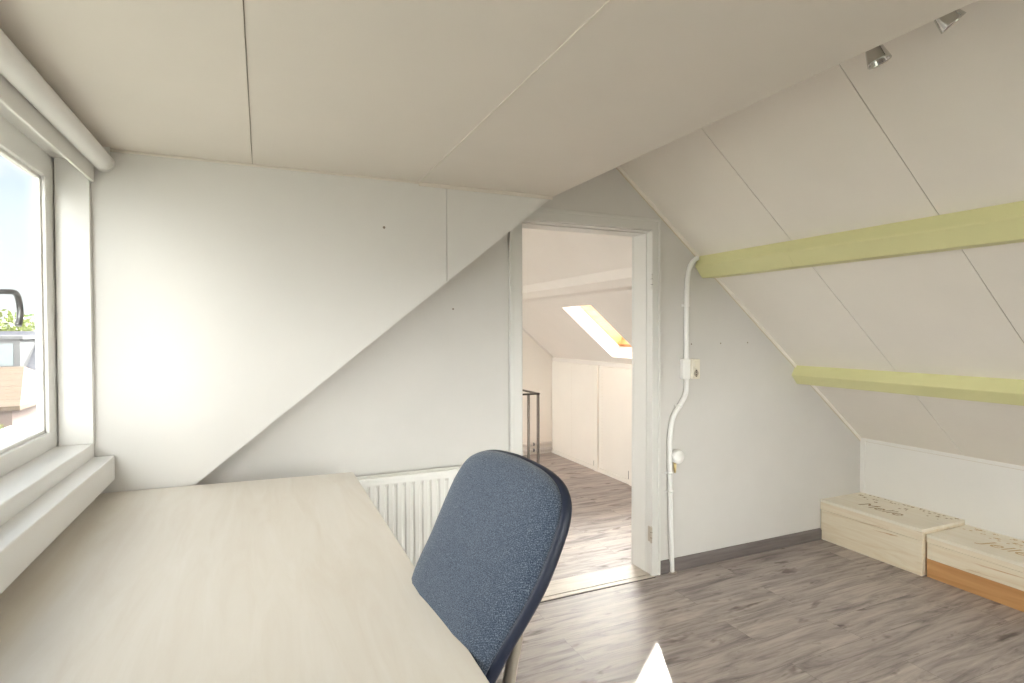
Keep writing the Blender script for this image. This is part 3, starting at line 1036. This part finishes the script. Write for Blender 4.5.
# ------------------------------------------------------------------ landing beyond the doorway
bm = new_bm()
box(bm, -0.75, FX + 0.1, FY, FY + 0.1, 0, 2.6)
struct('wall_landing_far', bm, 'far_wall_paint')
bm = new_bm()
LW0, LW1, LZ0, LZ1 = 3.1, 5.8, 0.45, 2.05  # unseen window opening, added to brighten the landing
for y0, y1, z0, z1 in ((D2, LW0, 0, 2.6), (LW1, FY, 0, 2.6), (LW0, LW1, 0, LZ0), (LW0, LW1, LZ1, 2.6)):
    box(bm, -0.75, -0.65, y0, y1, z0, z1)
struct('wall_landing_left', bm, 'far_wall_paint')
bm = new_bm()
for y0, y1, z0, z1 in ((LW0, LW0 + 0.06, LZ0, LZ1), (LW1 - 0.06, LW1, LZ0, LZ1), (LW0 + 0.06, LW1 - 0.06, LZ0, LZ0 + 0.06), (LW0 + 0.06, LW1 - 0.06, LZ1 - 0.06, LZ1), (4.37, 4.43, LZ0 + 0.06, LZ1 - 0.06)):
    box(bm, -0.74, -0.68, y0, y1, z0, z1, 0, 0.003)
lw = struct('fill_window_landing', bm, 'frame_white_paint')
for y0, y1 in ((LW0 + 0.05, 4.38), (4.42, LW1 - 0.05)):
    bm = new_bm()
    box(bm, -0.712, -0.708, y0, y1, LZ0 + 0.05, LZ1 - 0.05)
    obj('pane', bm, 'window_glass', lw)
bm = new_bm()
box(bm, FX, FX + 0.1, D2, FY, 0, 1.14)
struct('wall_landing_right', bm, 'far_wall_paint')
# sloped ceiling with a skylight opening
FRX = 1.75
FRZ = zf(FRX)
fn = Vector((FS, 0, 1)).normalized()
SX0, SX1, SY0, SY1 = 2.545, 3.100, 4.105, 4.605
bm = new_bm()
TH_ = 0.134
def fprism(bm, y0, y1, x0, x1, t0, t1, mi=0):
    prism(bm, [(x0 + fn.x * t0, zf(x0) + fn.z * t0), (x1 + fn.x * t0, zf(x1) + fn.z * t0),
               (x1 + fn.x * t1, zf(x1) + fn.z * t1), (x0 + fn.x * t1, zf(x0) + fn.z * t1)], 'y', y0, y1, mi)
fprism(bm, D2, SY0, FRX, FX + 0.05, 0, TH_)
fprism(bm, SY1, FY, FRX, FX + 0.05, 0, TH_)
fprism(bm, SY0, SY1, FRX, SX0, 0, TH_)
fprism(bm, SY0, SY1, SX1, FX + 0.05, 0, TH_)
prism(bm, [(FRX, FRZ), (-0.75, FRZ - 0.12 * (FRX + 0.75)), (-0.75, FRZ - 0.12 * (FRX + 0.75) + 0.1), (FRX, FRZ + 0.12)], 'y', D2, FY)
struct('ceiling_landing', bm, 'far_slope_paint')
# skylight frame in pine and its pane
bm = new_bm()
e = 0.045
for (y0, y1, x0, x1) in ((SY0 - 0.02, SY1 + 0.02, SX0 - 0.02, SX0 + e * 0.6), (SY0 - 0.02, SY1 + 0.02, SX1 - e * 0.6, SX1 + 0.02),
                         (SY0 - 0.02, SY0 + 0.01, SX0, SX1), (SY1 - 0.01, SY1 + 0.02, SX0, SX1)):
    fprism(bm, y0, y1, x0, x1, TH_ + 0.001, TH_ + 0.11)
sky = struct('window_2', bm, 'skylight_pine')
bm = new_bm()
fprism(bm, SY0 - 0.015, SY1 + 0.015, SX0 - 0.015, SX1 + 0.015, TH_ + 0.09, TH_ + 0.094)
obj('pane', bm, 'window_glass', sky)
# landing purlin, painted like the ceiling
bm = new_bm()
prism(bm, [(2.290, zf(2.290)), (2.318, 1.815), (2.375, 1.762), (2.45, zf(2.45)), (2.46, zf(2.46) + 0.02), (2.31, zf(2.31) + 0.02)], 'y', D2, FY)
es = [e_ for e_ in bm.edges if abs((e_.verts[0].co - e_.verts[1].co).normalized().y) > 0.99]
bmesh.ops.bevel(bm, geom=es, offset=0.004, segments=2, affect='EDGES', profile=0.5)
tag(obj('roof_purlin', bm, 'far_slope_paint'), 'off-white painted purlin on the landing ceiling seen through the doorway', 'beam')
# trims of the landing
bm = new_bm()
box(bm, FX - 0.012, FX, D2, FY, 1.092, 1.13, 0, 0.003)
prism(bm, [(FRX, zf(FRX) - 0.02), (FX, zf(FX) - 0.02), (FX, zf(FX)), (FRX, zf(FRX))], 'y', FY - 0.012, FY)
struct('trim_8', bm, 'far_slope_paint')

# knee-wall cupboard panels with columns of shelf-pin holes
def cupboard(y0, y1, holes, name, label):
    t = thing(name, label, 'cupboard door', (FX - 0.02, (y0 + y1) / 2, 0.04), 'knee-wall cupboard doors on the landing')
    bm = new_bm()
    box(bm, FX - 0.018, FX - 0.001, y0 + 0.003, y1 - 0.003, 0.045, 1.085, 0, 0.002)
    for hy in holes:
        for k in range(30):
            z = 0.10 + k * 0.0325
            tube(bm, [(FX - 0.0185, hy, z), (FX - 0.0178, hy, z)], 0.004, 6, 1)
    obj('door_panel', bm, ['far_wall_paint', 'bead_trim'], t)
    return t
t = cupboard(5.003, 5.945, (5.478,), 'cupboard_door', 'cream low cupboard door in the far corner of the landing')
bm = new_bm(); box(bm, FX - 0.0215, FX - 0.0178, 5.012, 5.016, 0.05, 0.10, 0); obj('latch', bm, 'dark_steel', t)
t = cupboard(4.392, 4.927, (4.86,), 'cupboard_door', 'cream low cupboard door just left of the door jamb, below the skylight')
bm = new_bm(); box(bm, FX - 0.0215, FX - 0.0178, 4.402, 4.406, 0.05, 0.13, 0); obj('latch', bm, 'dark_steel', t)
bm = new_bm()
box(bm, FX - 0.030, FX, 4.932, 4.998, 0.0, 1.092, 0, 0.002)
box(bm, FX - 0.030, FX, D2, 4.388, 0.0, 1.092, 0, 0.002)
box(bm, FX - 0.020, FX, D2, FY, 0.0, 0.042, 0, 0.002)
struct('trim_9', bm, 'far_wall_paint')

# heating pipes along the far wall
for z, lab in ((0.125, 'upper of two white heating pipes low on the far landing wall'), (0.055, 'lower of two white heating pipes low on the far landing wall')):
    t = thing('heating_pipe', lab, 'pipe', (2.0, FY, z), 'heating pipes on the landing wall')
    bm = new_bm()
    tube(bm, [(0.6, FY - 0.03, z), (FX - 0.035, FY - 0.03, z)], 0.016, 12)
    obj('pipe', bm, 'far_slope_paint', t)
    bm = new_bm()
    tube(bm, [(2.88, FY - 0.03, z), (2.90, FY - 0.03, z)], 0.0185, 12)
    box(bm, 2.88, 2.90, FY - 0.03, FY, z - 0.006, z + 0.006)
    obj('pipe_bracket', bm, 'grey_steel', t)
# stair balustrade
st = thing('stair_railing', 'dark metal stair railing on the landing, seen through the doorway', 'railing', (1.6, 4.3, 0))
RXC, RYC = 2.026, 4.065
bm = new_bm()
box(bm, RXC - 0.9, RXC + 0.012, RYC - 0.012, RYC + 0.012, 0.938, 0.952, 0, 0.003)
box(bm, RXC - 0.012, RXC + 0.012, RYC, 5.4, 0.938, 0.952, 0, 0.003)
obj('handrail', bm, 'dark_steel', st)
mat('worn_steel', (0.30, 0.27, 0.25), 0.22, 0.95)
posts = [(RXC, RYC), (RXC - 0.085, RYC), (RXC - 0.30, RYC), (RXC - 0.6, RYC), (RXC - 0.88, RYC), (RXC, 4.75), (RXC, 5.38)]
for px, py in posts:
    bm = new_bm()
    box(bm, px - 0.0095, px + 0.0095, py - 0.0095, py + 0.0095, 0.006, 0.94, 0, 0.002)
    box(bm, px - 0.03, px + 0.03, py - 0.03, py + 0.03, 0, 0.007, 0, 0.002)
    obj('post', bm, 'worn_steel', st)

# ------------------------------------------------------------------ neighbourhood outside the dormer window
bm = new_bm()
box(bm, -120, 60, -60, 200, -6.6, -6.2)
g = obj('garden_ground', bm, 'garden_ground'); g['kind'] = 'structure'

def gable_house(name, label, cx, cy, w, l, eave, ridge, wallm, roofm, windows=()):
    """ridge along x; w along x, l along y"""
    t = thing(name, label, 'house', (cx, cy, -6.2), 'houses across the gardens')
    bm = new_bm()
    x0, x1, y0, y1 = cx - w / 2, cx + w / 2, cy - l / 2, cy + l / 2
    prism(bm, [(y0, -6.2), (y1, -6.2), (y1, eave), ((y0 + y1) / 2, ridge - 0.15), (y0, eave)], 'x', x0, x1)
    obj('house_wall', bm, wallm, t)
    bm = new_bm()
    ov = 0.35
    k = (ridge - eave) / (l / 2)
    for s in (-1, 1):
        ye = cy + s * (l / 2 + ov)
        prism(bm, [(ye, eave - k * ov), (cy, ridge), (cy, ridge + 0.16), (ye, eave - k * ov + 0.16)], 'x', x0 - 0.2, x1 + 0.2)
    obj('roof', bm, roofm, t)
    for (wx, wz, ww, wh) in windows:
        bm = new_bm()
        box(bm, wx - ww / 2 - 0.08, wx + ww / 2 + 0.08, y0 - 0.06, y0 + 0.02, wz - wh / 2 - 0.08, wz + wh / 2 + 0.08)
        f = obj('window_frame', bm, 'house_white', t)
        bm = new_bm()
        box(bm, wx - ww / 2, wx + ww / 2, y0 - 0.08, y0 - 0.05, wz - wh / 2, wz + wh / 2)
        o = obj('pane', bm, 'house_window_dark', f)
        o.matrix_parent_inverse = Matrix()
    return t

# far row with slate roof and a white roof dormer
t = gable_house('terraced_house', 'brick house with a dark slate roof and white dormer, farthest of the neighbours', -14.0, 44.0, 16, 9, -2.4, 1.35, 'red_brick', 'slate_roof_tiles')
bm = new_bm()
box(bm, -17.5, -12.55, 40.6, 44, -0.95, 1.05)
box(bm, -17.7, -12.35, 40.4, 44, 1.05, 1.25)
dm = obj('roof_dormer', bm, 'house_white', t)
for k in range(4):
    bm = new_bm()
    box(bm, -17.2 + k * 1.15, -16.3 + k * 1.15, 40.55, 40.62, -0.45, 0.80)
    o = obj('pane', bm, 'house_window_dark', dm); o.matrix_parent_inverse = Matrix()
# nearer low building with tan roof
t = thing('low_house', 'low house with a hipped tan tiled roof, nearest of the neighbours', 'house', (-11.6, 29.0, -6.2), 'houses across the gardens')
bm = new_bm()
box(bm, -15.0, -8.3, 26.0, 32.0, -6.2, -1.15)
obj('house_wall', bm, 'red_brick', t)
bm = new_bm()
ev = [(-15.4, 25.6, -1.2), (-7.95, 25.6, -1.2), (-7.95, 32.4, -1.2), (-15.4, 32.4, -1.2)]
rg = [(-13.6, 29.0, 0.06), (-8.85, 29.0, 0.06)]
E_ = [bm.verts.new(p) for p in ev]; G_ = [bm.verts.new(p) for p in rg]
B_ = [bm.verts.new((p[0], p[1], p[2] - 0.14)) for p in ev]
bm.faces.new((E_[0], E_[1], G_[1], G_[0])); bm.faces.new((E_[1], E_[2], G_[1]))
bm.faces.new((E_[2], E_[3], G_[0], G_[1])); bm.faces.new((E_[3], E_[0], G_[0]))
for k in range(4):
    bm.faces.new((E_[k], E_[(k + 1) % 4], B_[(k + 1) % 4], B_[k]))
bm.faces.new(B_)
obj('roof', bm, 'tan_roof_tiles', t)
gable_house('white_house', 'white rendered facade with tall windows behind the tan hipped roof', -7.4, 35.6, 6.5, 5.0, -2.0, -1.2, 'house_white', 'slate_roof_tiles',
            ((-10.05, -2.62, 0.35, 0.75), (-9.45, -2.62, 0.3, 0.75), (-7.2, -2.62, 0.7, 0.8)))

def tree(name, label, x, y, z0, h, rad, leafm, seed, n=1500, grp='trees beyond the neighbouring roofs'):
    rnd = random.Random(seed)
    t = thing(name, label, 'tree', (x, y, z0), grp)
    bm = new_bm()
    tube(bm, [(x, y, z0), (x + 0.1, y, z0 + h * 0.4), (x, y, z0 + h * 0.8)], 0.2, 10, 0, True, [0.22, 0.16, 0.06])
    for k in range(5):
        a = k * 1.3
        tube(bm, [(x, y, z0 + h * (0.4 + 0.07 * k)), (x + math.cos(a) * rad * 0.7, y + math.sin(a) * rad * 0.7, z0 + h * (0.6 + 0.07 * k))], 0.05, 6, 0, True, [0.07, 0.02])
    obj('trunk', bm, 'bark', t)
    bm = new_bm()
    lumps = [(rnd.uniform(-0.6, 0.6) * rad, rnd.uniform(-0.6, 0.6) * rad, z0 + h * rnd.uniform(0.5, 0.95), rad * rnd.uniform(0.35, 0.6)) for _ in range(11)]
    for _ in range(n):
        c = rnd.choice(lumps)
        v = Vector((rnd.gauss(0, 1), rnd.gauss(0, 1), rnd.gauss(0, 1))).normalized() * c[3] * rnd.uniform(0.6, 1.0)
        p = Vector((x + c[0], y + c[1], c[2])) + v
        a = Vector((rnd.gauss(0, 1), rnd.gauss(0, 1), rnd.gauss(0, 1))).normalized()
        b = a.cross(Vector((rnd.gauss(0, 1), rnd.gauss(0, 1), rnd.gauss(0, 1)))).normalized()
        s = rad * 0.075
        bm.faces.new([bm.verts.new(p + a * s), bm.verts.new(p + b * s * 0.6), bm.verts.new(p - a * s), bm.verts.new(p - b * s * 0.6)])
    obj('foliage', bm, leafm, t, False)
    return t
tree('tree', 'sunlit lime green tree behind the slate roof, at the window edge', -17.5, 52.0, -6.2, 9.6, 2.6, 'leaf_lime', 3)
tree('tree', 'darker green tree behind the slate roof, next to the window stile', -17.0, 59.0, -6.2, 8.6, 2.4, 'leaf_green', 5)
sb = tree('shrub', 'tall yellow-green shrub in the garden below the tan roof', -7.55, 24.2, -6.2, 4.5, 0.8, 'leaf_lime', 8, 900)
sb['category'] = 'shrub'
del sb['group']
# low flat-roofed shed with timber edge in the nearest garden
sh = thing('garden_shed', 'low grey timber shed roof at the bottom edge of the window pane', 'shed', (-6.2, 19.5, -6.2))
bm = new_bm()
box(bm, -9.0, -4.0, 18.0, 22.5, -6.2, -1.78)
obj('shed_wall', bm, 'grey_timber', sh)
bm = new_bm()
for k in range(9):
    box(bm, -9.2 + k * 0.62, -9.05 + k * 0.62, 17.7, 22.8, -1.70, -1.52)
box(bm, -9.2, -3.8, 17.7, 22.8, -1.78, -1.70)
box(bm, -9.3, -3.7, 17.6, 17.75, -1.80, -1.45)
obj('shed_roof', bm, 'grey_timber', sh)
